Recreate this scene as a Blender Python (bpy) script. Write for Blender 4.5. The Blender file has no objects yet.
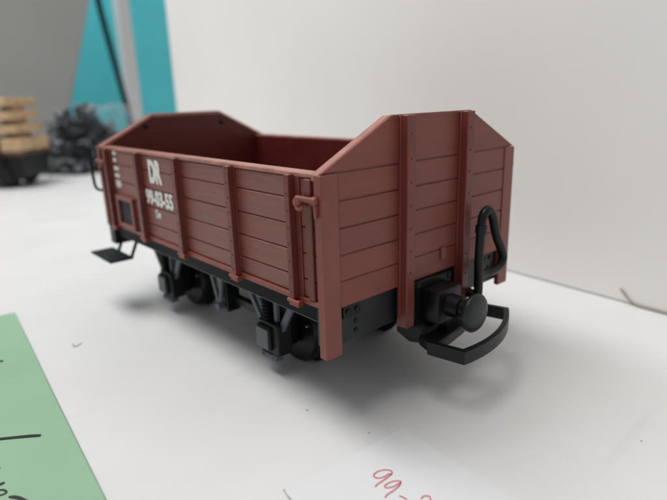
import bpy, bmesh, math, random
from mathutils import Vector, Matrix
random.seed(7)
S = bpy.context.scene
C = bpy.context.collection

# ------------------------------------------------------------------ camera
CAM = Vector((0.12181, -0.10309, 0.11313))
YAW, PITCH, ROLL, FPX = 0.848089, -0.279815, -0.0307606, 533.647      # fitted to a 667x500 photograph
look = Vector((-math.sin(YAW)*math.cos(PITCH), math.cos(YAW)*math.cos(PITCH), math.sin(PITCH)))
rgt = Vector((math.cos(YAW), math.sin(YAW), 0)); upv = rgt.cross(look)
cr, sr = math.cos(ROLL), math.sin(ROLL)
rgt, upv = cr*rgt + sr*upv, -sr*rgt + cr*upv
cd = bpy.data.cameras.new('camera'); cam = bpy.data.objects.new('camera', cd); C.objects.link(cam)
cam.matrix_world = Matrix(((rgt.x, upv.x, -look.x, CAM.x), (rgt.y, upv.y, -look.y, CAM.y), (rgt.z, upv.z, -look.z, CAM.z), (0, 0, 0, 1)))
cd.sensor_width = 36; cd.lens = FPX/667*36; cd.clip_start = 0.005; cd.clip_end = 50
cd.dof.use_dof = True; cd.dof.focus_distance = 0.185; cd.dof.aperture_fstop = 9.0
S.camera = cam
def table_point(u, v, z=0.0):                                        # photo pixel -> point on the table
    d = look + rgt*((u-333.5)/FPX) - upv*((v-250)/FPX)
    t = (z-CAM.z)/d.z
    return CAM + d*t

# ------------------------------------------------------------------ light
w = bpy.data.worlds.new('World'); S.world = w; w.use_nodes = True
w.node_tree.nodes['Background'].inputs[0].default_value = (0.93, 0.96, 1.0, 1)
w.node_tree.nodes['Background'].inputs[1].default_value = 0.35
def area(name, loc, target, size, power, col):
    l = bpy.data.lights.new(name, 'AREA'); l.shape = 'RECTANGLE'; l.size, l.size_y = size; l.energy = power; l.color = col
    o = bpy.data.objects.new(name, l); C.objects.link(o); o.location = loc
    o.rotation_euler = (Vector(target)-Vector(loc)).to_track_quat('-Z', 'Y').to_euler()
    return o
area('overhead_light', (-0.22, -0.34, 1.50), (-0.08, 0.05, 0), (0.90, 0.62), 14, (1.0, 0.965, 0.925))
area('overhead_light', (-1.05, -0.30, 1.60), (-0.9, 0.25, 0), (0.90, 0.60), 18, (0.96, 0.98, 1.0))  # added unseen light, brightens the teal background and left of the table
S.view_settings.view_transform = 'Standard'; S.view_settings.look = 'None'
S.view_settings.exposure = -0.11; S.view_settings.gamma = 1
S.render.engine = 'CYCLES'

# ------------------------------------------------------------------ materials
def mat(name, col, rough=0.5, spec=0.5, metal=0.0, vary=0.0, vscale=60, bump=None, stretch=(1, 1, 1), rvary=0.0, trans=0.0, alpha=1.0):
    m = bpy.data.materials.new(name); m.use_nodes = True
    nt = m.node_tree; b = nt.nodes['Principled BSDF']
    b.inputs['Base Color'].default_value = (*col, 1); b.inputs['Roughness'].default_value = rough
    b.inputs['Metallic'].default_value = metal; b.inputs['Specular IOR Level'].default_value = spec
    if trans: b.inputs['Transmission Weight'].default_value = trans
    if alpha < 1: b.inputs['Alpha'].default_value = alpha
    tc = nt.nodes.new('ShaderNodeTexCoord'); mp = nt.nodes.new('ShaderNodeMapping'); mp.inputs['Scale'].default_value = stretch
    nt.links.new(tc.outputs['Object'], mp.inputs['Vector'])
    if vary:
        n = nt.nodes.new('ShaderNodeTexNoise'); n.inputs['Scale'].default_value = vscale; n.inputs['Detail'].default_value = 5
        nt.links.new(mp.outputs[0], n.inputs['Vector'])
        r = nt.nodes.new('ShaderNodeValToRGB')
        r.color_ramp.elements[0].position = 0.3; r.color_ramp.elements[1].position = 0.72
        r.color_ramp.elements[0].color = (*[max(0, c*(1-vary)) for c in col], 1)
        r.color_ramp.elements[1].color = (*[min(1, c*(1+vary)) for c in col], 1)
        nt.links.new(n.outputs['Fac'], r.inputs[0]); nt.links.new(r.outputs[0], b.inputs['Base Color'])
        if rvary:
            mr = nt.nodes.new('ShaderNodeMapRange'); mr.inputs['To Min'].default_value = rough-rvary; mr.inputs['To Max'].default_value = rough+rvary
            nt.links.new(n.outputs['Fac'], mr.inputs['Value']); nt.links.new(mr.outputs[0], b.inputs['Roughness'])
    if bump:
        sc, strength, dist = bump
        n2 = nt.nodes.new('ShaderNodeTexNoise'); n2.inputs['Scale'].default_value = sc; n2.inputs['Detail'].default_value = 6
        nt.links.new(mp.outputs[0], n2.inputs['Vector'])
        bp = nt.nodes.new('ShaderNodeBump'); bp.inputs['Strength'].default_value = strength; bp.inputs['Distance'].default_value = dist
        nt.links.new(n2.outputs['Fac'], bp.inputs['Height']); nt.links.new(bp.outputs[0], b.inputs['Normal'])
    return m
RED = (0.205, 0.051, 0.037)
M = {}
M['red'] = mat('red_brown_plastic', RED, 0.42, 0.55, vary=0.16, vscale=70, bump=(900, 0.15, 0.0002), rvary=0.05)
M['red_side'] = mat('red_brown_grained_board', RED, 0.42, 0.9, vary=0.13, vscale=420, bump=(800, 0.9, 0.0006), stretch=(0.06, 1, 1), rvary=0.08)
M['red_end'] = mat('red_brown_smooth_board', RED, 0.44, 0.5, vary=0.16, vscale=90, bump=(600, 0.55, 0.0004), stretch=(1, 0.08, 1), rvary=0.05)
M['red_dark'] = mat('darker_red_smooth_plastic', (0.150, 0.031, 0.024), 0.38, 0.5, vary=0.14, vscale=80)
M['red_edge'] = mat('light_red_edge_glare', (0.37, 0.15, 0.115), 0.36, 0.6, vary=0.25, vscale=160)  # lamp glare on rails and gable rim, put into the base colour
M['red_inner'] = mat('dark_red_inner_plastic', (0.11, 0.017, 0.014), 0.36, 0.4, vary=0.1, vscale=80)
M['red_bright'] = mat('brighter_red_plastic', (0.24, 0.045, 0.030), 0.38, 0.55)
M['black'] = mat('black_plastic', (0.0045, 0.005, 0.006), 0.40, 0.32, vary=0.3, vscale=150, bump=(1500, 0.1, 0.0002), rvary=0.08)
M['greyblack'] = mat('grey_black_plastic', (0.010, 0.0125, 0.014), 0.42, 0.4, vary=0.2, vscale=120, rvary=0.08)
M['strut'] = mat('slate_grey_plastic', (0.078, 0.086, 0.10), 0.45, 0.5, vary=0.2, vscale=120)
M['matt_black'] = mat('matt_black_plastic', (0.003, 0.003, 0.0035), 0.5, 0.12)
M['plate'] = mat('dark_card_plate', (0.018, 0.019, 0.024), 0.55, 0.25)
M['steel'] = mat('steel', (0.7, 0.7, 0.7), 0.25, 0.5, 1.0)
M['white'] = mat('white_lettering', (0.80, 0.78, 0.74), 0.55, 0.3)
M['wood'] = mat('pale_wood', (0.56, 0.38, 0.22), 0.6, 0.3, vary=0.22, vscale=150, stretch=(0.1, 1, 1))
M['rust'] = mat('brown_wood_deck', (0.10, 0.05, 0.04), 0.6, 0.3, vary=0.3)
M['wall'] = mat('white_board', (0.84, 0.825, 0.79), 0.55, 0.3, vary=0.03, vscale=7, bump=(60, 0.05, 0.0005))
M['teal'] = mat('teal_paint', (0.13, 0.70, 0.76), 0.45, 0.4, vary=0.08, vscale=6)
M['trim'] = mat('pinkish_white_paint', (0.82, 0.77, 0.75), 0.5, 0.4)
M['grey'] = mat('grey_board', (0.33, 0.325, 0.31), 0.5, 0.4, vary=0.06, vscale=4)
M['film'] = mat('grey_plastic_film', (0.14, 0.155, 0.165), 0.5, 0.4, vary=0.75, vscale=14)
M['clear'] = mat('clear_blue_film', (0.42, 0.52, 0.58), 0.18, 0.7, vary=0.3, vscale=14, alpha=0.16)
M['green'] = mat('green_paper', (0.26, 0.425, 0.285), 0.62, 0.35, vary=0.05, vscale=18, bump=(350, 0.08, 0.0003))
M['paper'] = mat('white_paper', (0.666, 0.674, 0.685), 0.62, 0.3, vary=0.015, vscale=20)
M['ink'] = mat('black_marker_ink', (0.008, 0.01, 0.01), 0.35, 0.5)
M['redink'] = mat('red_ink', (0.62, 0.05, 0.11), 0.6, 0.3)
M['pencil_and_shadow'] = mat('grey_scuff_and_shadow', (0.42, 0.41, 0.40), 0.6, 0.3)
M['scratch'] = mat('faint_scratch', (0.66, 0.652, 0.645), 0.6, 0.3)
M['wire'] = mat('brown_wire', (0.30, 0.26, 0.22), 0.5, 0.4)
# table: white laminate with faint dirt and scratches
def table_mat():
    m = bpy.data.materials.new('white_table_laminate'); m.use_nodes = True
    nt = m.node_tree; b = nt.nodes['Principled BSDF']; b.inputs['Roughness'].default_value = 0.5; b.inputs['Specular IOR Level'].default_value = 0.35
    tc = nt.nodes.new('ShaderNodeTexCoord')
    def noise(scale, detail, st=(1, 1, 1), rot=0):
        mp = nt.nodes.new('ShaderNodeMapping'); mp.inputs['Scale'].default_value = st; mp.inputs['Rotation'].default_value = (0, 0, rot)
        nt.links.new(tc.outputs['Object'], mp.inputs[0])
        n = nt.nodes.new('ShaderNodeTexNoise'); n.inputs['Scale'].default_value = scale; n.inputs['Detail'].default_value = detail
        nt.links.new(mp.outputs[0], n.inputs['Vector']); return n
    def ramp(src, p0, p1, c0, c1):
        r = nt.nodes.new('ShaderNodeValToRGB'); e = r.color_ramp.elements
        e[0].position, e[1].position = p0, p1; e[0].color, e[1].color = (*c0, 1), (*c1, 1)
        nt.links.new(src, r.inputs[0]); return r
    def mul(a, bb):
        x = nt.nodes.new('ShaderNodeMix'); x.data_type = 'RGBA'; x.blend_type = 'MULTIPLY'; x.inputs[0].default_value = 1
        nt.links.new(a, x.inputs[6]); nt.links.new(bb, x.inputs[7]); return x.outputs[2]
    base = ramp(noise(14, 4).outputs['Fac'], 0.3, 0.7, (0.635, 0.634, 0.632), (0.685, 0.686, 0.686))
    spots = ramp(noise(140, 3).outputs['Fac'], 0.23, 0.29, (0.80, 0.79, 0.78), (1, 1, 1))
    scr = ramp(noise(90, 2, (1, 0.06, 1), 0.5).outputs['Fac'], 0.27, 0.34, (0.955, 0.955, 0.955), (1, 1, 1))
    scr2 = ramp(noise(60, 2, (1, 0.07, 1), -0.9).outputs['Fac'], 0.27, 0.34, (0.955, 0.955, 0.955), (1, 1, 1))
    nt.links.new(mul(mul(mul(base.outputs[0], spots.outputs[0]), scr.outputs[0]), scr2.outputs[0]), b.inputs['Base Color'])
    return m
M['table'] = table_mat()

# ------------------------------------------------------------------ helpers
class MB:
    """collects shapes, builds ONE mesh object"""
    def __init__(s, T=None): s.bm = bmesh.new(); s.T = T
    def _add(s, verts, faces, bevel=0.0, seg=1):
        vs = [s.bm.verts.new(v) for v in verts]
        fs = [s.bm.faces.new([vs[i] for i in f]) for f in faces]
        if bevel:
            es = list({e for f in fs for e in f.edges})
            bmesh.ops.bevel(s.bm, geom=es, offset=bevel, segments=seg, profile=0.5, affect='EDGES', clamp_overlap=True)
        return s
    def box(s, x0, x1, y0, y1, z0, z1, bevel=0.0, seg=1):
        v = [(x, y, z) for x in (x0, x1) for y in (y0, y1) for z in (z0, z1)]
        return s._add(v, [(0, 1, 3, 2), (4, 6, 7, 5), (0, 4, 5, 1), (2, 3, 7, 6), (0, 2, 6, 4), (1, 5, 7, 3)], bevel, seg)
    def prism(s, poly, axis, a, b, bevel=0.0):
        def mk(p, t):
            return {'x': (t, p[0], p[1]), 'y': (p[0], t, p[1]), 'z': (p[0], p[1], t)}[axis]
        n = len(poly); v = [mk(p, a) for p in poly] + [mk(p, b) for p in poly]
        f = [tuple(range(n)), tuple(range(2*n-1, n-1, -1))] + [(i, (i+1) % n, n+(i+1) % n, n+i) for i in range(n)]
        return s._add(v, f, bevel)
    def lathe(s, prof, c, d, n=24):
        """prof [(t along d, radius)]"""
        d = Vector(d).normalized(); a = d.orthogonal().normalized(); b = d.cross(a); c = Vector(c)
        v = []; f = []
        for t, r in prof:
            for k in range(n):
                an = 2*math.pi*k/n; v.append(c + d*t + (a*math.cos(an)+b*math.sin(an))*r)
        m = len(prof)
        for i in range(m-1):
            for k in range(n):
                f.append((i*n+k, i*n+(k+1) % n, (i+1)*n+(k+1) % n, (i+1)*n+k))
        f.append(tuple(range(n-1, -1, -1))); f.append(tuple((m-1)*n+k for k in range(n)))
        return s._add(v, f)
    def cyl(s, p0, p1, r, n=16, r1=None):
        p0, p1 = Vector(p0), Vector(p1); L = (p1-p0).length
        return s.lathe([(0, r), (L, r if r1 is None else r1)], p0, p1-p0, n)
    def bar(s, p0, p1, wdir, w_, t):
        """flat bar from p0 to p1, width w_ along the in-plane perpendicular, thickness t along wdir"""
        p0, p1, n = Vector(p0), Vector(p1), Vector(wdir).normalized(); d = (p1-p0).normalized(); q = d.cross(n).normalized()
        v = []
        for p in (p0, p1):
            for a in (-.5, .5):
                for b in (-.5, .5): v.append(p+q*w_*a+n*t*b)
        return s._add(v, [(0, 1, 3, 2), (4, 6, 7, 5), (0, 4, 5, 1), (2, 3, 7, 6), (0, 2, 6, 4), (1, 5, 7, 3)], 0.0002)
    def tube(s, pts, r, n=10, sub=6):
        P = [Vector(p) for p in pts]; Q = []
        for i in range(len(P)-1):
            p0 = P[max(i-1, 0)]; p1 = P[i]; p2 = P[i+1]; p3 = P[min(i+2, len(P)-1)]
            for k in range(sub):
                t = k/sub
                Q.append(0.5*((2*p1)+(p2-p0)*t+(2*p0-5*p1+4*p2-p3)*t*t+(3*p1-p0-3*p2+p3)*t**3))
        Q.append(P[-1]); v = []; f = []; a = None
        for i, q in enumerate(Q):
            d = (Q[min(i+1, len(Q)-1)]-Q[max(i-1, 0)]).normalized()
            a = d.orthogonal().normalized() if a is None else (a-d*a.dot(d)).normalized()
            b = d.cross(a)
            for k in range(n):
                an = 2*math.pi*k/n; v.append(q+(a*math.cos(an)+b*math.sin(an))*r)
        for i in range(len(Q)-1):
            for k in range(n): f.append((i*n+k, i*n+(k+1) % n, (i+1)*n+(k+1) % n, (i+1)*n+k))
        f.append(tuple(range(n-1, -1, -1))); f.append(tuple((len(Q)-1)*n+k for k in range(n)))
        return s._add(v, f)
    def ribbon(s, pts, wd, z, h=0.00008, sub=6):
        """flat pen stroke lying on the table at height z; wd width or list of widths"""
        P = [Vector((p[0], p[1], 0)) for p in pts]; Q = []; W = []
        ws = wd if isinstance(wd, (list, tuple)) else [wd]*len(P)
        for i in range(len(P)-1):
            p0 = P[max(i-1, 0)]; p1 = P[i]; p2 = P[i+1]; p3 = P[min(i+2, len(P)-1)]
            for k in range(sub):
                t = k/sub
                Q.append(0.5*((2*p1)+(p2-p0)*t+(2*p0-5*p1+4*p2-p3)*t*t+(3*p1-p0-3*p2+p3)*t**3)); W.append(ws[i]*(1-t)+ws[i+1]*t)
        Q.append(P[-1]); W.append(ws[-1]); v = []; f = []
        for i, q in enumerate(Q):
            d = (Q[min(i+1, len(Q)-1)]-Q[max(i-1, 0)]).normalized(); nrm = Vector((-d.y, d.x, 0))*W[i]*.5
            v += [Vector((q.x+nrm.x, q.y+nrm.y, z+h)), Vector((q.x-nrm.x, q.y-nrm.y, z+h))]
        for i in range(len(Q)-1): f.append((2*i, 2*i+1, 2*i+3, 2*i+2))
        return s._add(v, f)
    def build(s, name, material, parent=None, smooth=False, off=None, recalc=True):
        bm = s.bm
        if s.T:
            for v in bm.verts: v.co = s.T(v.co)
        if recalc: bmesh.ops.recalc_face_normals(bm, faces=bm.faces)
        if off is None and parent is not None:
            o_ = parent; off = Vector((0, 0, 0))
            while o_ is not None: off = off + o_.location; o_ = o_.parent
        if off is not None:
            for v in bm.verts: v.co -= off
        me = bpy.data.meshes.new(name); bm.to_mesh(me); bm.free()
        if smooth:
            me.polygons.foreach_set('use_smooth', [True]*len(me.polygons))
            me.set_sharp_from_angle(angle=math.radians(38))
        me.materials.append(M[material])
        o = bpy.data.objects.new(name, me); C.objects.link(o); o.parent = parent
        return o
def tag(o, label=None, cat=None, group=None, kind=None):
    if label: o['label'] = label
    if cat: o['category'] = cat
    if group: o['group'] = group
    if kind: o['kind'] = kind
    return o
def empty(name, loc):
    o = bpy.data.objects.new(name, None); C.objects.link(o); o.location = loc; o.empty_display_size = 0.02; return o

# ------------------------------------------------------------------ setting: table, white wall board, what stands far behind
tb = MB(); tb.box(-1.75, 0.9, -0.62, 0.95, -0.03, 0.0)
table = tag(tb.build('table', 'table'), 'white laminate table top with faint scratches under the model wagon', 'table', kind='structure')

# wall board: base line through (-.0502,.2007) and (.0444,.1932)
WD = Vector((0.0946, -0.0075, 0)).normalized(); WN = Vector((-WD.y, WD.x, 0))
W0 = Vector((-0.588, 0.24335, 0))
wb = MB(T=lambda c: W0 + WD*c.x + WN*c.y + Vector((0, 0, c.z)))
wb.prism([(0.0012, 0.0), (0.0, 0.0013), (0.0, 0.62), (0.012, 0.62), (0.012, 0.0)], 'x', 0, 1.25)
wall = tag(wb.build('wall', 'wall'), 'plain white wall board standing behind the wagon', 'wall', kind='structure')

bw = MB(); bw.box(-1.56, -1.52, -0.6, 0.94, 0.0, 0.75); tag(bw.build('wall', 'teal'), 'teal painted wall far behind at the left', 'wall', kind='structure')

tp = MB()
p_ = MB(); p_.box(-1.43, -1.40, 0.50, 0.537, 0.0, 0.75, 0.004)
tag(p_.build('white_post', 'trim'), 'pinkish white upright post in front of the teal wall', 'post')
cb = MB(); cb.tube([(-1.30, 0.40, 0.62), (-1.30, 0.407, 0.45), (-1.30, 0.419, 0.34), (-1.30, 0.437, 0.21), (-1.30, 0.455, 0.09), (-1.30, 0.464, 0.02), (-1.28, 0.47, 0.0077), (-1.20, 0.46, 0.0077)], 0.0075, 10)
tag(cb.build('cable', 'black', smooth=True), 'black cable hanging slanted before the teal wall', 'cable')
gb = MB()
gb.prism([(-0.55, 0.0), (0.252, 0.0), (0.4, 0.45), (0.45, 0.62), (-0.55, 0.62)], 'x', -1.235, -1.2, 0.006)
tag(gb.build('grey_board', 'grey'), 'grey board with slanted edge behind the timber wagon', 'board')

# clear blue film standing in front of the teal
def crumple(name, m, c, rad, seed, amp, label, cat, sub=5, freq=5.0):
    from mathutils import noise
    bm = bmesh.new(); bmesh.ops.create_icosphere(bm, subdivisions=sub, radius=1)
    for v in bm.verts:
        n = v.co.normalized(); q = n*freq*0.5 + Vector((seed, seed*1.7, -seed))
        d = 1 + amp*noise.noise(q) + amp*0.6*abs(noise.noise(q*2.3)) - amp*0.35*abs(noise.noise(q*4.7))
        co = Vector((n.x*rad[0], n.y*rad[1], n.z*rad[2]))*d
        v.co = co
        if v.co.z + c[2] < 0.0005: v.co.z = 0.0005 - c[2]
    me = bpy.data.meshes.new(name); bm.to_mesh(me); bm.free(); me.materials.append(M[m])
    o = bpy.data.objects.new(name, me); C.objects.link(o); o.location = c
    tag(o, label, cat); return o
def jumble():
    from mathutils import noise
    rnd = random.Random(11); V = []; F = []
    for k in range(170):
        while True:
            e = Vector((rnd.uniform(-1, 1), rnd.uniform(-1, 1), rnd.uniform(0, 1)))
            if e.x**2 + e.y**2 + e.z**2 < 1: break
        c = Vector((-0.88+e.x*0.055, 0.205+e.y*0.072, 0.008+e.z*0.100*(1-0.3*max(0, e.y))))
        sz = rnd.uniform(0.020, 0.046); rot = Matrix.Rotation(rnd.uniform(0, 6.3), 3, 'Z') @ Matrix.Rotation(rnd.uniform(-1.2, 1.2), 3, 'X') @ Matrix.Rotation(rnd.uniform(-1.2, 1.2), 3, 'Y')
        n = 5; base = len(V); sd = Vector((k*3.7, k*1.3, 0)); asp = rnd.uniform(0.35, 1.0)
        for i in range(n+1):
            for j in range(n+1):
                u, v = i/n-.5, j/n-.5; h = noise.noise(sd+Vector((u*3, v*3, 0)))*0.55 + 0.25*noise.noise(sd+Vector((u*8, v*8, 5)))
                p = c + rot @ (Vector((u, v*asp, h*0.7))*sz); p.z = max(p.z, 0.0006); V.append(p)
        for i in range(n):
            for j in range(n): q = base+i*(n+1)+j; F.append((q, q+1, q+n+2, q+n+1))
    me = bpy.data.meshes.new('plastic_wrapping'); me.from_pydata([tuple(v) for v in V], [], F); me.materials.append(M['film'])
    o = bpy.data.objects.new('plastic_wrapping', me); C.objects.link(o)
    sm_ = o.modifiers.new('thickness', 'SOLIDIFY'); sm_.thickness = 0.0006
    tag(o, 'jumbled heap of crumpled dark grey plastic wrapping between timber wagon and red wagon', 'wrapping')
jumble()
crumple('clear_bag', 'clear', (-1.08, 0.335, 0.045), (0.05, 0.055, 0.065), 8.4, 0.35, 'clear bluish plastic bag behind the dark grey wrapping', 'bag', 5)

# ------------------------------------------------------------------ the red open wagon
L, W = 0.1938, 0.110
ZT, ZB, ZA, YA = 0.0905, 0.0458, 0.1068, 0.0326        # side top, wall bottom, gable top, gable inset
PZ = 0.0288                                            # foot of the corner posts
root = empty('open_wagon', (-L/2, W/2, 0))
tag(root, 'red brown model open goods wagon with planked sides and peaked ends', 'model wagon')
LINES = [ZB, ZB+0.0089, ZB+0.0178, ZB+0.0268, ZB+0.0357, ZT]
def rivets(b, pts, d, r=0.00048):
    for p in pts: b.lathe([(-0.0003, r), (r*0.35, r*0.85), (r*0.65, r*0.35)], p, d, 8)

STILES = [-0.0147, -0.0528, -0.0972, -0.1390, -0.1791]
def side(my):
    T = (lambda c: Vector((c.x, W-c.y, c.z))) if my else None
    b = MB(T); b.box(-L+0.0035, -0.0035, 0.0024, 0.0050, ZB-0.0004, ZT-0.0016)
    sw = b.build('side_wall', 'red', root)
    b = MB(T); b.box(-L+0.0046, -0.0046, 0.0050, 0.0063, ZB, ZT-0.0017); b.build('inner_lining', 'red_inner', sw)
    for i in range(5):
        b = MB(T); g = 0.00016
        b.box(-L+0.0038, -0.0038, 0.0018+random.uniform(-.00006, .00006), 0.0034, LINES[i]+(0.0026 if i == 0 else g), LINES[i+1]-(0.0018 if i == 4 else g), 0.00028)
        b.build('board', 'red_side', sw)
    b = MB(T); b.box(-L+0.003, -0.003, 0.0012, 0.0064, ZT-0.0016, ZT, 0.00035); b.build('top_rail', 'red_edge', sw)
    b = MB(T); b.box(-L+0.0034, -0.0034, 0.0008, 0.0064, ZB+0.0002, ZB+0.0023, 0.00035); b.build('bottom_rail', 'red', sw)
    for k, x in enumerate(STILES):
        hw = 0.0027 if k in (0, 4) else 0.0020
        b = MB(T)
        b.box(x-hw, x+hw-0.0003, 0.0011, 0.0030, ZB+0.0012, ZT-0.0012, 0.0002)          # flat flange
        b.box(x-hw+0.0002, x-hw+0.0028 if k in (0, 4) else x+hw-0.0004, -0.0014, 0.0012, ZB+0.0012, ZT-0.0008, 0.00025)
        xc = x-hw+0.0015 if k in (0, 4) else x-0.0001
        rivets(b, [(xc, -0.0014, ZB+0.004+j*0.0056) for j in range(8)], (0, -1, 0), 0.00042)
        b.build('stanchion', 'red_dark', root, smooth=True)
        b = MB(T)
        b.box(x-0.0026, x+0.0024, -0.0016, 0.0014, ZB-0.0010, ZB+0.0010, 0.0003)
        b.cyl((x-0.0033, -0.0012, ZB+0.0008), (x+0.0031, -0.0012, ZB+0.0008), 0.0007, 12)
        b.build('hinge', 'red_bright', root, smooth=True)
    # door joint strips and latches beside the corner posts
    for xs in (-1, 1):
        X = (lambda x: x) if xs == 1 else (lambda x: -L-x)
        b = MB(T); b.box(*sorted((X(-0.0092), X(-0.0060))), 0.0006, 0.0034, ZB+0.0022, ZT-0.0018, 0.0003); b.build('door_strip', 'red_dark', sw)
        b = MB(T)
        b.cyl((X(-0.0106), -0.0012, 0.0827), (X(-0.0012), -0.0012, 0.0827), 0.00095, 12)
        b.lathe([(0, 0.0019), (0.0012, 0.0021), (0.0020, 0.0017), (0.0023, 0.0008)], (X(-0.0098), -0.0002, 0.0815), (0, -1, 0), 16)
        b.tube([(X(-0.0098), -0.002, 0.0815), (X(-0.0092), -0.0024, 0.0798), (X(-0.0078), -0.0022, 0.0795), (X(-0.007), -0.0018, 0.0805)], 0.0006, 8)
        b.box(*sorted((X(-0.0040), X(-0.0014))), -0.0016, 0.0006, 0.0812, 0.0838, 0.0004)
        b.prism([(X(-0.0030), 0.0812), (X(-0.0014), 0.0812), (X(-0.0017), 0.0772), (X(-0.0024), 0.0770)], 'y', -0.0012, 0.0004, 0.0001)
        b.build('latch', 'red', root, smooth=True)
    # sole bar, ledge, running gear
    b = MB(T); b.box(-L+0.0038, -0.0038, 0.0028, 0.0100, 0.0400, ZB+0.0001, 0.0002); b.build('sole_bar', 'matt_black', root)
    b = MB(T); b.box(-L+0.0040, -0.0080, 0.0130, 0.0170, 0.0370, 0.0393); b.build('inner_beam', 'matt_black', root)
    b = MB(T); b.box(-L+0.0038, -0.0038, 0.0034, 0.0160, 0.0393, 0.0400, 0.0002); b.build('frame_ledge', 'strut', root)
    b = MB(T); xa = -0.0905
    b.bar((xa-0.0072, 0.0120, 0.0395), (xa-0.0003, 0.0120, 0.0205), (0, 1, 0), 0.0021, 0.0016)
    b.bar((xa+0.0050, 0.0121, 0.0395), (xa+0.0003, 0.0121, 0.0205), (0, 1, 0), 0.0021, 0.0016)
    b.lathe([(0, 0.0019), (0.0028, 0.0019), (0.0034, 0.0014)], (xa, 0.0135, 0.0200), (0, -1, 0), 14)
    b.build('brake_hanger', 'strut', root, smooth=True)
    b = MB(T); b.box(-0.0890, -0.0640, 0.0172, 0.0205, 0.0205, 0.0245, 0.0004); b.box(-0.0888, -0.0862, 0.0132, 0.0205, 0.0172, 0.0395, 0.0004); b.build('brake_linkage', 'black', root)
    for xa in AXLES:
        b = MB(T)
        b.bar((xa-0.0190, 0.0142, 0.0392), (xa-0.0062, 0.0142, 0.0215), (0, 1, 0), 0.0026, 0.0016)
        b.prism([(xa-0.0150, 0.0395), (xa-0.0046, 0.0395), (xa-0.0046, 0.0225), (xa-0.0058, 0.0225)], 'y', 0.0143, 0.0153, 0.0001)
        b.box(xa+0.0034, xa+0.0056, 0.0134, 0.0152, 0.0235, 0.0395, 0.0003)
        b.bar((xa+0.0190, 0.0142, 0.0392), (xa+0.0078, 0.0142, 0.0215), (0, 1, 0), 0.0030, 0.0016)
        rivets(b, [(xa-0.0074, 0.0143, 0.0305)], (0, -1, 0), 0.0009)
        b.build('axle_guard', 'strut', root)
        b = MB(T)
        for j in range(8):
            b.lathe([(0, 0.0023), (0.0006, 0.0028), (0.0012, 0.0023)], (xa-0.0008, 0.0136, 0.0242+j*0.0017), (0, 0, 1), 16)
        b.cyl((xa-0.0008, 0.0136, 0.0240), (xa-0.0008, 0.0136, 0.0392), 0.0016, 12)
        b.build('spring', 'black', root, smooth=True)
        b = MB(T)
        b.box(xa-0.0052, xa+0.0086, 0.0112, 0.0186, 0.0098, 0.0240, 0.0006)
        b.box(xa-0.0046, xa+0.0046, 0.0098, 0.0120, 0.0118, 0.0222, 0.0005)
        b.build('axle_box', 'black', root, smooth=True)
        b = MB(T); b.box(xa-0.0042, xa+0.0042, 0.0090, 0.0099, 0.0122, 0.0214, 0.0003); b.build('axle_box_lid', 'strut', root)
        b = MB(T); b.box(xa-0.0036, xa+0.0070, 0.0106, 0.0150, 0.0072, 0.0100, 0.0004)
        rivets(b, [(xa+0.0050, 0.0106, 0.0086), (xa-0.0020, 0.0106, 0.0086)], (0, -1, 0), 0.0008)
        b.build('axle_box_keep', 'strut', root, smooth=True)
        # wheel
        b = MB(T)
        b.lathe([(0, 0.0035), (0.0, 0.0128), (0.0006, 0.0134), (0.0008, 0.0152), (0.0050, 0.0155), (0.0054, 0.0170), (0.0066, 0.0173), (0.0072, 0.0168), (0.0072, 0.0035)], (xa, 0.0268, 0.0155), (0, 1, 0), 40)
        b.lathe([(-0.0022, 0.0022), (-0.0020, 0.0030), (0.0004, 0.0036)], (xa, 0.0268, 0.0155), (0, 1, 0), 20)
        b.lathe([(-0.0008, 0.0128), (-0.0008, 0.0140), (0.0009, 0.0150)], (xa, 0.0268, 0.0155), (0, 1, 0), 40)
        wh = b.build('wheel', 'black', root, smooth=True)
        b = MB(T); b.box(xa-0.0040, xa+0.0040, 0.0180, 0.0258, 0.0100, 0.0386, 0.001); b.build('dark_filler_block', 'black', root)  # added black block, stands in for the dark shade between axle box and wheel
        b = MB(T); b.lathe([(-0.0015, 0.0005), (0.0006, 0.0005), (0.0008, 0.0002)], (xa+0.0100, 0.0258, 0.0200), (0, -1, 0), 10); b.build('highlight_spot', 'steel', wh, smooth=True)  # tiny steel spot standing in for a highlight at the wheel
    # shunter's step
    if not my:
        X = (lambda x: x) if not my else (lambda x: -L-x)
        b = MB(T); x0, x1 = sorted((X(-0.1945), X(-0.1640)))
        b.box(x0, x1, -0.0115, 0.0015, 0.0300, 0.0312, 0.0003)
        for j in range(9): b.box(x0+0.001, x1-0.001, -0.0108+j*0.0013, -0.0101+j*0.0013, 0.0311, 0.0315)
        st = b.build('step', 'greyblack', root)
        for xx in (-0.1845, -0.1655):
            b = MB(T); b.bar((X(xx), 0.0052, 0.0400), (X(xx), 0.0008, 0.0306), (1, 0, 0), 0.0014, 0.0016); b.build('step_hanger', 'black', st)
AXLES = (-0.0525, -0.1490)
side(False); side(True)

for xa in AXLES:
    b = MB(); b.cyl((xa, 0.030, 0.0155), (xa, W-0.030, 0.0155), 0.0022, 14); b.build('axle', 'black', root, smooth=True)
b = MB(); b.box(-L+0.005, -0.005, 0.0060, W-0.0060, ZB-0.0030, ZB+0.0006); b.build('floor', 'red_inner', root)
b = MB(); b.box(-L+0.012, -0.012, 0.036, W-0.036, 0.0300, ZB-0.0028, 0.001); b.build('centre_beam', 'black', root)

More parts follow.
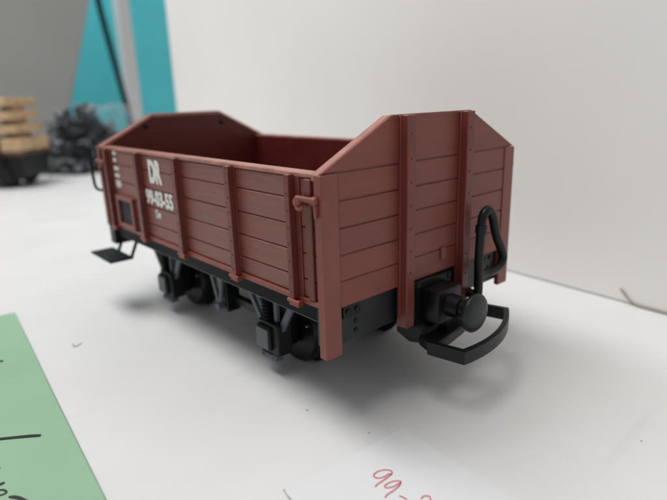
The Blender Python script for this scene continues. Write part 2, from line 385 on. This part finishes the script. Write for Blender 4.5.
def end(mx):
    X = (lambda x: x) if not mx else (lambda x: -L-x)
    T = (lambda c: Vector((X(c.x), c.y, c.z))) if mx else None
    e = 0.0004
    b = MB(T)
    b.prism([(0.0018, ZB-0.0004), (W-0.0018, ZB-0.0004), (W-0.0018, ZT-0.0002), (W-YA-0.0002, ZA-0.0004), (YA+0.0002, ZA-0.0004), (0.0018, ZT-0.0002)], 'x', -0.0038, -0.0009)
    ew = b.build('end_wall', 'red', root)
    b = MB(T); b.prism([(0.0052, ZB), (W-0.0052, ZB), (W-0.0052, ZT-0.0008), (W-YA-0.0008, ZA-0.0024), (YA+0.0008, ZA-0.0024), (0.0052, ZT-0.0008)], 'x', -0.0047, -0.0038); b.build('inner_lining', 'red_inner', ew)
    for i in range(5):
        b = MB(T); g = 0.00016
        b.box(-0.0018, -e+random.uniform(-.00005, .00005), 0.0073, W-0.0073, LINES[i]+(0 if i == 0 else g), LINES[i+1]-g, 0.00026); b.build('board', 'red_end', ew)
    b = MB(T)
    b.prism([(0.0004, ZT+0.00022), (W-0.0004, ZT+0.00022), (W-YA, ZA), (YA, ZA)], 'x', -0.0018, -e, 0.00026); b.build('board', 'red_end', ew)
    # rim along the sloping gable edge (sits behind the boards)
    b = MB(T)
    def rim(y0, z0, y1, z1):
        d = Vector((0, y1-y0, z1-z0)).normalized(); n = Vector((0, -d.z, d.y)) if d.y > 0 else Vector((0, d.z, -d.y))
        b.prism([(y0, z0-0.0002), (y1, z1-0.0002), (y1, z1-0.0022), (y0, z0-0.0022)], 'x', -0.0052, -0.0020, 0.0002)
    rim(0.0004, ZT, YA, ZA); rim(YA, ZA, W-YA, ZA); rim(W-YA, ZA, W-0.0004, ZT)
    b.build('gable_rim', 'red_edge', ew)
    for my in (0, 1):
        Y = (lambda y: y) if not my else (lambda y: W-y)
        b = MB(T)
        poly = [(0, 0), (0, 0.0072), (-0.0022, 0.0072), (-0.0022, 0.0022), (-0.0036, 0.0022), (-0.0036, 0)]
        b.prism([(p[0], Y(p[1])) for p in poly], 'z', PZ if not mx else ZB-0.0006, ZT-0.0001, 0.00025); b.build('corner_post', 'red', root)
    for y in (0.0379, W-0.0379):
        b = MB(T)
        b.box(-0.0010, 0.0005, y-0.0024, y+0.0034, PZ+0.0012, ZA-0.0004, 0.0002)
        b.box(0.0002, 0.0036, y-0.0022, y+0.0022, PZ+0.0012, ZA-0.0002, 0.0003)
        rivets(b, [(0.0036, y, PZ+0.006+j*0.0082) for j in range(9)], (1, 0, 0), 0.00055)
        b.build('stanchion', 'red_dark', root, smooth=True)
    # holes/pins seen inside near the gable top
    for y in (0.0280, 0.0785):
        b = MB(T); b.lathe([(0, 0.0015), (0.0009, 0.0015), (0.0012, 0.0011)], (-0.0045, y, 0.1000), (-1, 0, 0), 14); b.build('pin', 'black', ew, smooth=True)
    # headstock with bolts
    b = MB(T); y_ = 0.0024 if not mx else 0.0006; b.box(-0.0075, -0.0024 if not mx else -0.0004, y_, W-y_, 0.0312 if not mx else 0.0345, ZB-0.0007, 0.0004); hs = b.build('headstock', 'greyblack', root)
    for yb in (0.0105, 0.0600, W-0.0175):
        b = MB(T); b.box(-0.0026, -0.0016, yb-0.0012, yb+0.0072, 0.0405, 0.0452, 0.0003)
        rivets(b, [(-0.0016, yb+0.0010, 0.0428), (-0.0016, yb+0.0052, 0.0428)], (1, 0, 0), 0.0013)
        rivets(b, [(-0.0024, yb+0.0052, 0.0380), (-0.0024, yb+0.0052, 0.0345)], (1, 0, 0), 0.0010)
        b.build('bolt_plate', 'black', hs, smooth=True)
    # buffer
    b = MB(T)
    b.box(-0.0024, 0.0008, 0.0432, 0.0668, 0.0275, 0.0452, 0.0004)
    b.prism([(-0.0090, 0.0225), (-0.0024, 0.0200), (0.0045, 0.0215), (0.0045, 0.0272), (-0.0090, 0.0310)], 'y', 0.0440, 0.0660, 0.0006)
    rivets(b, [(0.0008, y_, z_) for y_ in (0.0455, 0.0645) for z_ in (0.0295, 0.0435)], (1, 0, 0), 0.0011)
    b.box(0.0006, 0.0090, 0.0475, 0.0625, 0.0290, 0.0425, 0.0014, 2)
    b.lathe([(0, 0.0046), (0.006, 0.0043), (0.0064, 0.0034), (0.0116, 0.0034)], (0.0082, 0.055, 0.0357), (1, 0, 0), 24)
    bf = b.build('buffer', 'black', root, smooth=True)
    b = MB(T); b.lathe([(-0.0012, 0.0040), (-0.0008, 0.0070), (0.0, 0.0074), (0.0008, 0.0074), (0.0016, 0.0068), (0.0021, 0.0050), (0.0024, 0.0025), (0.0025, 0.0004)], (0.0190, 0.0554, 0.0352), (1, 0, 0), 40)
    b.build('buffer_head', 'greyblack', bf, smooth=True)
    # loop coupler, swung a little to the right about its pivot
    a = math.radians(13 if not mx else 0); pv = Vector((-0.028, 0.055, 0))
    def R(c): return pv + Vector((c.x*math.cos(a)-c.y*math.sin(a), c.x*math.sin(a)+c.y*math.cos(a), c.z))
    T2 = (lambda c: T(R(c))) if T else R
    b = MB(T2)
    b.prism([(0.019, -0.006), (0.024, -0.0095), (0.0280, -0.0185), (0.0345, -0.0228), (0.0365, -0.0218), (0.0375, -0.010), (0.0385, 0.0), (0.0375, 0.010), (0.0365, 0.0222), (0.0345, 0.0236), (0.0280, 0.0195), (0.024, 0.0095), (0.019, 0.006)], 'z', 0.0208, 0.0250, 0.0005)
    b.box(0.020, 0.034, -0.0075, 0.0075, 0.0235, 0.0290, 0.0010)
    cp = b.build('coupler', 'black', root, smooth=True)
    b = MB(T2); HW = 0.0242
    out = [(0.0335, -HW+0.0006)] + [(0.0482+0.0050*(1-(y/HW)**2), y) for y in [HW*(-1+2*i/14) for i in range(15)]] + [(0.0335, HW-0.0006)]
    inn = [(0.0335, HW-0.0026)] + [(0.0466+0.0046*(1-(y/(HW-0.0024))**2), y) for y in [(HW-0.0024)*(1-2*i/14) for i in range(15)]] + [(0.0335, -HW+0.0026)]
    n = len(out); poly = out; q = list(reversed(inn))
    vs = [(p[0], p[1]+0.0007, z) for z in (0.0204, 0.0254) for p in poly] + [(p[0], p[1]+0.0007, z) for z in (0.0204, 0.0254) for p in q]
    fs = []
    for i in range(n-1):
        fs += [(i, i+1, n+i+1, n+i), (2*n+i, 3*n+i, 3*n+i+1, 2*n+i+1), (n+i, n+i+1, 3*n+i+1, 3*n+i), (i, 2*n+i, 2*n+i+1, i+1)]
    fs += [(0, n, 3*n, 2*n), (n-1, 3*n-1, 4*n-1, 2*n-1)]
    b._add(vs, fs); b.build('coupler_loop', 'black', cp, smooth=True)
    # brake hose and grab rail
    b = MB(T)
    b.tube([(0.0082, 0.0742, 0.0325), (0.0088, 0.0735, 0.0380), (0.0090, 0.0728, 0.0480), (0.0092, 0.0728, 0.0600), (0.0092, 0.0738, 0.0668), (0.0094, 0.0768, 0.0690), (0.0096, 0.0798, 0.0662), (0.0098, 0.0830, 0.0580), (0.0100, 0.0872, 0.0510), (0.0100, 0.0888, 0.0472), (0.0098, 0.0868, 0.0440), (0.0095, 0.0815, 0.0428), (0.0090, 0.0765, 0.0430), (0.0089, 0.0735, 0.0436)], 0.00185, 12)
    b.lathe([(0, 0.0023), (0.003, 0.0023)], (0.0092, 0.0728, 0.0605), (0, 0.08, 1), 14)
    b.build('brake_hose', 'black', root, smooth=True)
    b = MB(T); b.box(-0.0024, 0.0010, 0.0700, 0.0785, 0.0315, 0.0450, 0.0004); b.cyl((0.0, 0.0745, 0.0345), (0.0084, 0.0742, 0.0335), 0.0020, 14); b.build('hose_bracket', 'black', root, smooth=True)
    # small moulded tab on the centre boards
    b = MB(T); b.box(-0.0008, 0.0006, 0.0600, 0.0628, 0.0505, 0.0555, 0.0003); b.build('tab', 'red', ew)
end(False); end(True)
# grab rail at the far corner
b = MB(); b.tube([(-L-0.0005, 0.0030, 0.0892), (-L-0.0050, 0.0000, 0.0892), (-L-0.0066, -0.0012, 0.0878), (-L-0.0066, -0.0018, 0.0830), (-L-0.0066, -0.0018, 0.0710), (-L-0.0064, -0.0012, 0.0665), (-L-0.0050, 0.0005, 0.0650), (-L-0.0005, 0.0030, 0.0648)], 0.00085, 10, 8)
b.build('grab_rail', 'black', root, smooth=True)
b = MB(); b.tube([(-L-0.0005, W-0.003, 0.0892), (-L-0.0050, W, 0.0892), (-L-0.0066, W+0.0012, 0.0878), (-L-0.0066, W+0.0018, 0.0830), (-L-0.0066, W+0.0018, 0.0710), (-L-0.0064, W+0.0012, 0.0665), (-L-0.0050, W-0.0005, 0.0650), (-L-0.0005, W-0.003, 0.0648)], 0.00085, 10, 8)
b.build('grab_rail', 'black', root, smooth=True)
# card plate with frame on the lettered side
b = MB(); b.box(-0.1718, -0.1540, 0.0012, 0.0030, 0.0500, 0.0630, 0.0001); pl = b.build('card_plate', 'plate', root)
for x0, x1, z0, z1 in ((-0.1742, -0.1716, 0.0478, 0.0652), (-0.1542, -0.1516, 0.0478, 0.0652), (-0.1716, -0.1542, 0.0478, 0.0502), (-0.1716, -0.1542, 0.0628, 0.0652)):
    b = MB(); b.box(x0, x1, -0.0002, 0.0030, z0, z1, 0.0003); b.build('plate_frame', 'red', pl)
# lettering
def text(body, x0, x1, z0, z1, bold=0.0):
    cu = bpy.data.curves.new('lettering', 'FONT'); cu.body = body; cu.size = 1; cu.offset = 0.012; cu.extrude = 0.0; cu.resolution_u = 3
    t = bpy.data.objects.new('lettering_source', cu); C.objects.link(t)
    dg = bpy.context.evaluated_depsgraph_get(); me = bpy.data.meshes.new_from_object(t.evaluated_get(dg))
    bpy.data.objects.remove(t)
    bb = bmesh.new(); bb.from_mesh(me); src = list(bb.verts)+list(bb.edges)+list(bb.faces)
    for q, (dx, dy) in enumerate(((bold, 0), (0, bold*0.6), (bold, bold*0.6))):
        g = bmesh.ops.duplicate(bb, geom=src)['geom']
        for v in g:
            if isinstance(v, bmesh.types.BMVert): v.co += Vector((dx, dy, 0.0004*(q+1)))
    bb.to_mesh(me); bb.free(); zs = [v.co.z for v in me.vertices]
    xs = [v.co.x for v in me.vertices]; ys = [v.co.y for v in me.vertices]
    ax, bx, ay, by = min(xs), max(xs), min(ys), max(ys)
    o3 = root.location
    for v in me.vertices:
        v.co = Vector((x0+(v.co.x-ax)/(bx-ax)*(x1-x0), 0.00165-v.co.z*0.04, z0+(v.co.y-ay)/(by-ay)*(z1-z0))) - o3
    me.name = 'lettering'; me.materials.append(M['white'])
    o = bpy.data.objects.new('lettering', me); C.objects.link(o); o.parent = root
text('DR', -0.1296, -0.1158, 0.0757, 0.0870, 0.11)
text('99-03-55', -0.1362, -0.1066, 0.0648, 0.0724, 0.10)
text('Ow', -0.1272, -0.1212, 0.0586, 0.0632, 0.06)
def ticks(x0, x1, z0, z1, n):
    b = MB(); dx = (x1-x0)/n
    for i in range(n):
        xx = x0+i*dx; b.box(xx, xx+dx*0.62, 0.00160, 0.00170, z0+random.uniform(0, .15)*(z1-z0), z1)
        b.box(xx, xx+dx*0.9, 0.00158, 0.00168, (z0+z1)/2-.0003, (z0+z1)/2+.0003)
    b.build('small_lettering', 'white', root)
for a_ in ((-0.1745, -0.1695, 0.0863, 0.0888, 3), (-0.1745, -0.1700, 0.0828, 0.0850, 2), (-0.1748, -0.1680, 0.0782, 0.0806, 4), (-0.1748, -0.1680, 0.0744, 0.0768, 4), (-0.1748, -0.1672, 0.0690, 0.0732, 4)): ticks(*a_)

# ------------------------------------------------------------------ timber wagon, far left
FD = Vector((rgt.x, rgt.y, 0)).normalized(); FN = Vector((-FD.y, FD.x, 0)); F0 = Vector((-0.733, 0.071, 0))
def FT(c): return F0 + FD*c.x + FN*c.y + Vector((0, 0, c.z))
fw = empty('flat_wagon', FT(Vector((-0.09, 0.04, 0)))); tag(fw, 'dark blurred model flat wagon carrying pale timber at the left edge', 'model wagon')
def fpart(name, m, fn, parent=None, smooth=False):
    b = MB(FT); fn(b); return b.build(name, m, parent or fw, smooth)
fpart('deck', 'rust', lambda b: b.box(-0.20, 0.004, 0.0, 0.08, 0.046, 0.052, 0.001))
fpart('frame', 'black', lambda b: b.box(-0.20, 0.0, 0.004, 0.076, 0.014, 0.0458, 0.001))
for y in (0.012, 0.062):
    for x in (-0.030, -0.16): fpart('wheel', 'black', lambda b: b.lathe([(0, 0.014), (0.001, 0.0155), (0.005, 0.0155), (0.006, 0.0172), (0.007, 0.0165)], (x, y, 0.0172), (0, 1, 0), 28), None, True)
for x in (-0.030, -0.16):
    for y in (0.001, 0.073): fpart('axle_box', 'black', lambda b: b.box(x-0.012, x+0.012, y, y+0.006, 0.010, 0.03, 0.001))
for x in (-0.026, -0.17):
    for y in (-0.0032, 0.0804): fpart('stake', 'black', lambda b: b.box(x-0.0016, x+0.0016, y, y+0.0028, 0.030, 0.082, 0.0004))
ts = empty('timber_stack', FT(Vector((-0.09, 0.04, 0.0522)))); tag(ts, 'stack of pale planks with gaps loaded on the dark wagon', 'timber stack')
for k in range(4):
    z = 0.0522+k*0.0182
    for j in range(4):
        y = 0.001+j*0.0198
        x1 = 0.004 - k*0.0035 + random.uniform(-.003, .003)
        fpart('plank', 'wood', lambda b: b.box(x1-0.20, x1, y, y+0.0186, z+0.0066 if k else z, z+0.0180, 0.0014, 2), ts)
    if k:
        for x in (-0.034, -0.10, -0.16): fpart('spacer', 'wood', lambda b: b.box(x+random.uniform(-.004, .010), x+0.022, 0.028, 0.056, z-0.0004, z+0.007, 0.0005), ts)

# ------------------------------------------------------------------ papers, marks, wire on the table
P0 = table_point(15, 314); P1 = table_point(105, 499); e1 = (P1-P0).normalized(); e2 = Vector((e1.y, -e1.x, 0))
if e2.y > 0: e2 = -e2
b = MB(lambda c: P0 + e1*c.x + e2*c.y + Vector((0, 0, c.z)))
vs = []; fs = []; na, nb = 44, 30
us = [0, .0008, .002, .004, .007, .012] + [.012+(0.203-.012)*i/30 for i in range(1, 31)] + [.208, .211, .213, .2142, .215]
ws = [0, .0008, .002, .004, .007, .012] + [.012+(0.14-.012)*i/20 for i in range(1, 21)] + [.145, .148, .150, .1512, .152]
for u in us:
    for v in ws:
        dd = min(u, 0.215-u, v, 0.152-v); vs.append((u, v, 0.00045 + 0.0009*max(0, 1-dd/0.007)**2*(0.6+0.4*math.sin(u*40+v*25))))
nw = len(ws)
for i in range(len(us)-1):
    for j in range(nw-1): q = i*nw+j; fs.append((q, q+1, q+nw+1, q+nw))
b._add(vs, fs)
gp = tag(b.build('green_paper', 'green', smooth=True), 'pale green paper sheet with black marker strokes lying on the table', 'paper')
gp.modifiers.new('thickness', 'SOLIDIFY').thickness = 0.0002
def stroke(pix, wd, m, parent, z, name):
    b = MB(); b.ribbon([table_point(u, v) for u, v in pix], wd, z); o = b.build(name, m, parent, recalc=False); return o
stroke([(-60, 445), (-20, 442.5), (10, 439.5), (30, 437.6), (41, 437)], [0.0012, 0.0013, 0.0014, 0.0016, 0.0012], 'ink', gp, 0.00062, 'marker_stroke')
stroke([(-30, 368), (-10, 364), (0, 362.6), (3.5, 362.2)], [0.0018, 0.0020, 0.0018, 0.0008], 'ink', gp, 0.00062, 'marker_stroke')
stroke([(-12, 476), (-4, 472), (0.5, 469)], [0.001, 0.001, 0.0006], 'ink', gp, 0.00062, 'marker_stroke')
stroke([(-8, 488), (-1, 486.5), (5, 484.2)], [0.0010, 0.0012, 0.0008], 'ink', gp, 0.00062, 'marker_stroke')
stroke([(-6, 493.5), (2, 491.5), (6.5, 493), (5, 495.5), (-3, 498)], [0.0006, 0.0006, 0.0006, 0.0006, 0.0005], 'ink', gp, 0.00062, 'marker_stroke')
stroke([(9, 498.6), (14, 498.8), (20, 500), (30, 505)], [0.0006, 0.0012, 0.0012, 0.0010], 'ink', gp, 0.00062, 'marker_stroke')
q0 = Vector((0.0112, -0.0275, 0)); q1 = Vector((0.0140, 0.0215, 0)); f1 = (q1-q0).normalized(); f2 = Vector((f1.y, -f1.x, 0))
b = MB(lambda c: q0 + f1*c.x + f2*c.y + Vector((0, 0, c.z)))
n_ = 10; vs = []; fs = []
for i in range(n_+1):
    for j in range(n_+1):
        lx, ly = i/n_*0.049, j/n_*0.09
        lift = 0.0002
        vs.append((lx, ly, lift))
for i in range(n_):
    for j in range(n_): a0 = i*(n_+1)+j; fs.append((a0, a0+1, a0+n_+2, a0+n_+1))
b._add(vs, fs)
note = tag(b.build('white_note', 'paper'), 'white paper slip with red handwriting at the bottom edge', 'paper')
sm = note.modifiers.new('thickness', 'SOLIDIFY'); sm.thickness = 0.00015
for pix in ([(391, 476), (392, 473), (389, 471.2), (384, 471), (378, 472.5), (374, 475.5), (374, 478), (378, 479.2), (384, 478), (389, 475), (390.5, 476), (384, 481), (378, 485), (375, 488)],
            [(400.5, 484.5), (400.5, 482.5), (396, 482), (390, 483.5), (385, 486.5), (385, 488.5), (389, 488.8), (395, 487), (400, 484), (399, 487), (393, 492), (387, 496), (385, 499)],
            [(399, 497), (403, 498.5), (407, 501)],
            [(421, 500), (423, 497.8), (427, 497), (430, 498.5), (430, 502), (425, 507), (420, 507), (420, 502)]):
    stroke(pix, 0.00028, 'redink', note, 0.00045, 'red_stroke')
sc = [([(72.5, 344), (74, 346), (76, 346.6), (79, 344.8), (82, 343)], [0.0007, 0.0012, 0.0014, 0.0012, 0.0006]), ([(283.5, 490), (286, 493.5), (290, 500)], 0.0006),  ([(640.5, 441), (642, 441.5)], 0.0007), ([(368.5, 432.5), (369.5, 433.6)], 0.0006), ([(306, 410), (308, 410.8)], 0.0007)]  # second stroke is the note corner's shadow, painted as a grey line
for pix, wd in sc: stroke(pix, wd, 'pencil_and_shadow', table, 0.0001, 'scuff_and_shadow_mark')
def wall_point(s, z, off): return W0 + WD*s + WN*(-off) + Vector((0, 0, z))
def s_of(u, v):
    d = look + rgt*((u-333.5)/FPX) - upv*((v-250)/FPX); t = (W0-CAM).dot(WN)/d.dot(WN); p = CAM+d*t; return (p-W0).dot(WD), p.z
pts = []
for u, v, o_ in ((621, 288.5, .0008), (625, 292.5, .0008), (630, 299, .001), (637, 304.5, .0012), (645, 308, .0012)):
    s_, z_ = s_of(u, v); pts.append(wall_point(s_, max(z_, 0.0007), o_))
for s_ in (0.03, 0.08, 0.14): pts.append(wall_point((pts[4]-W0).dot(WD)+s_, 0.0007, 0.0009))
b = MB(); b.tube(pts, 0.00045, 8); tag(b.build('wire', 'wire', smooth=True), 'thin brown wire end sticking up where table meets white wall', 'wire')
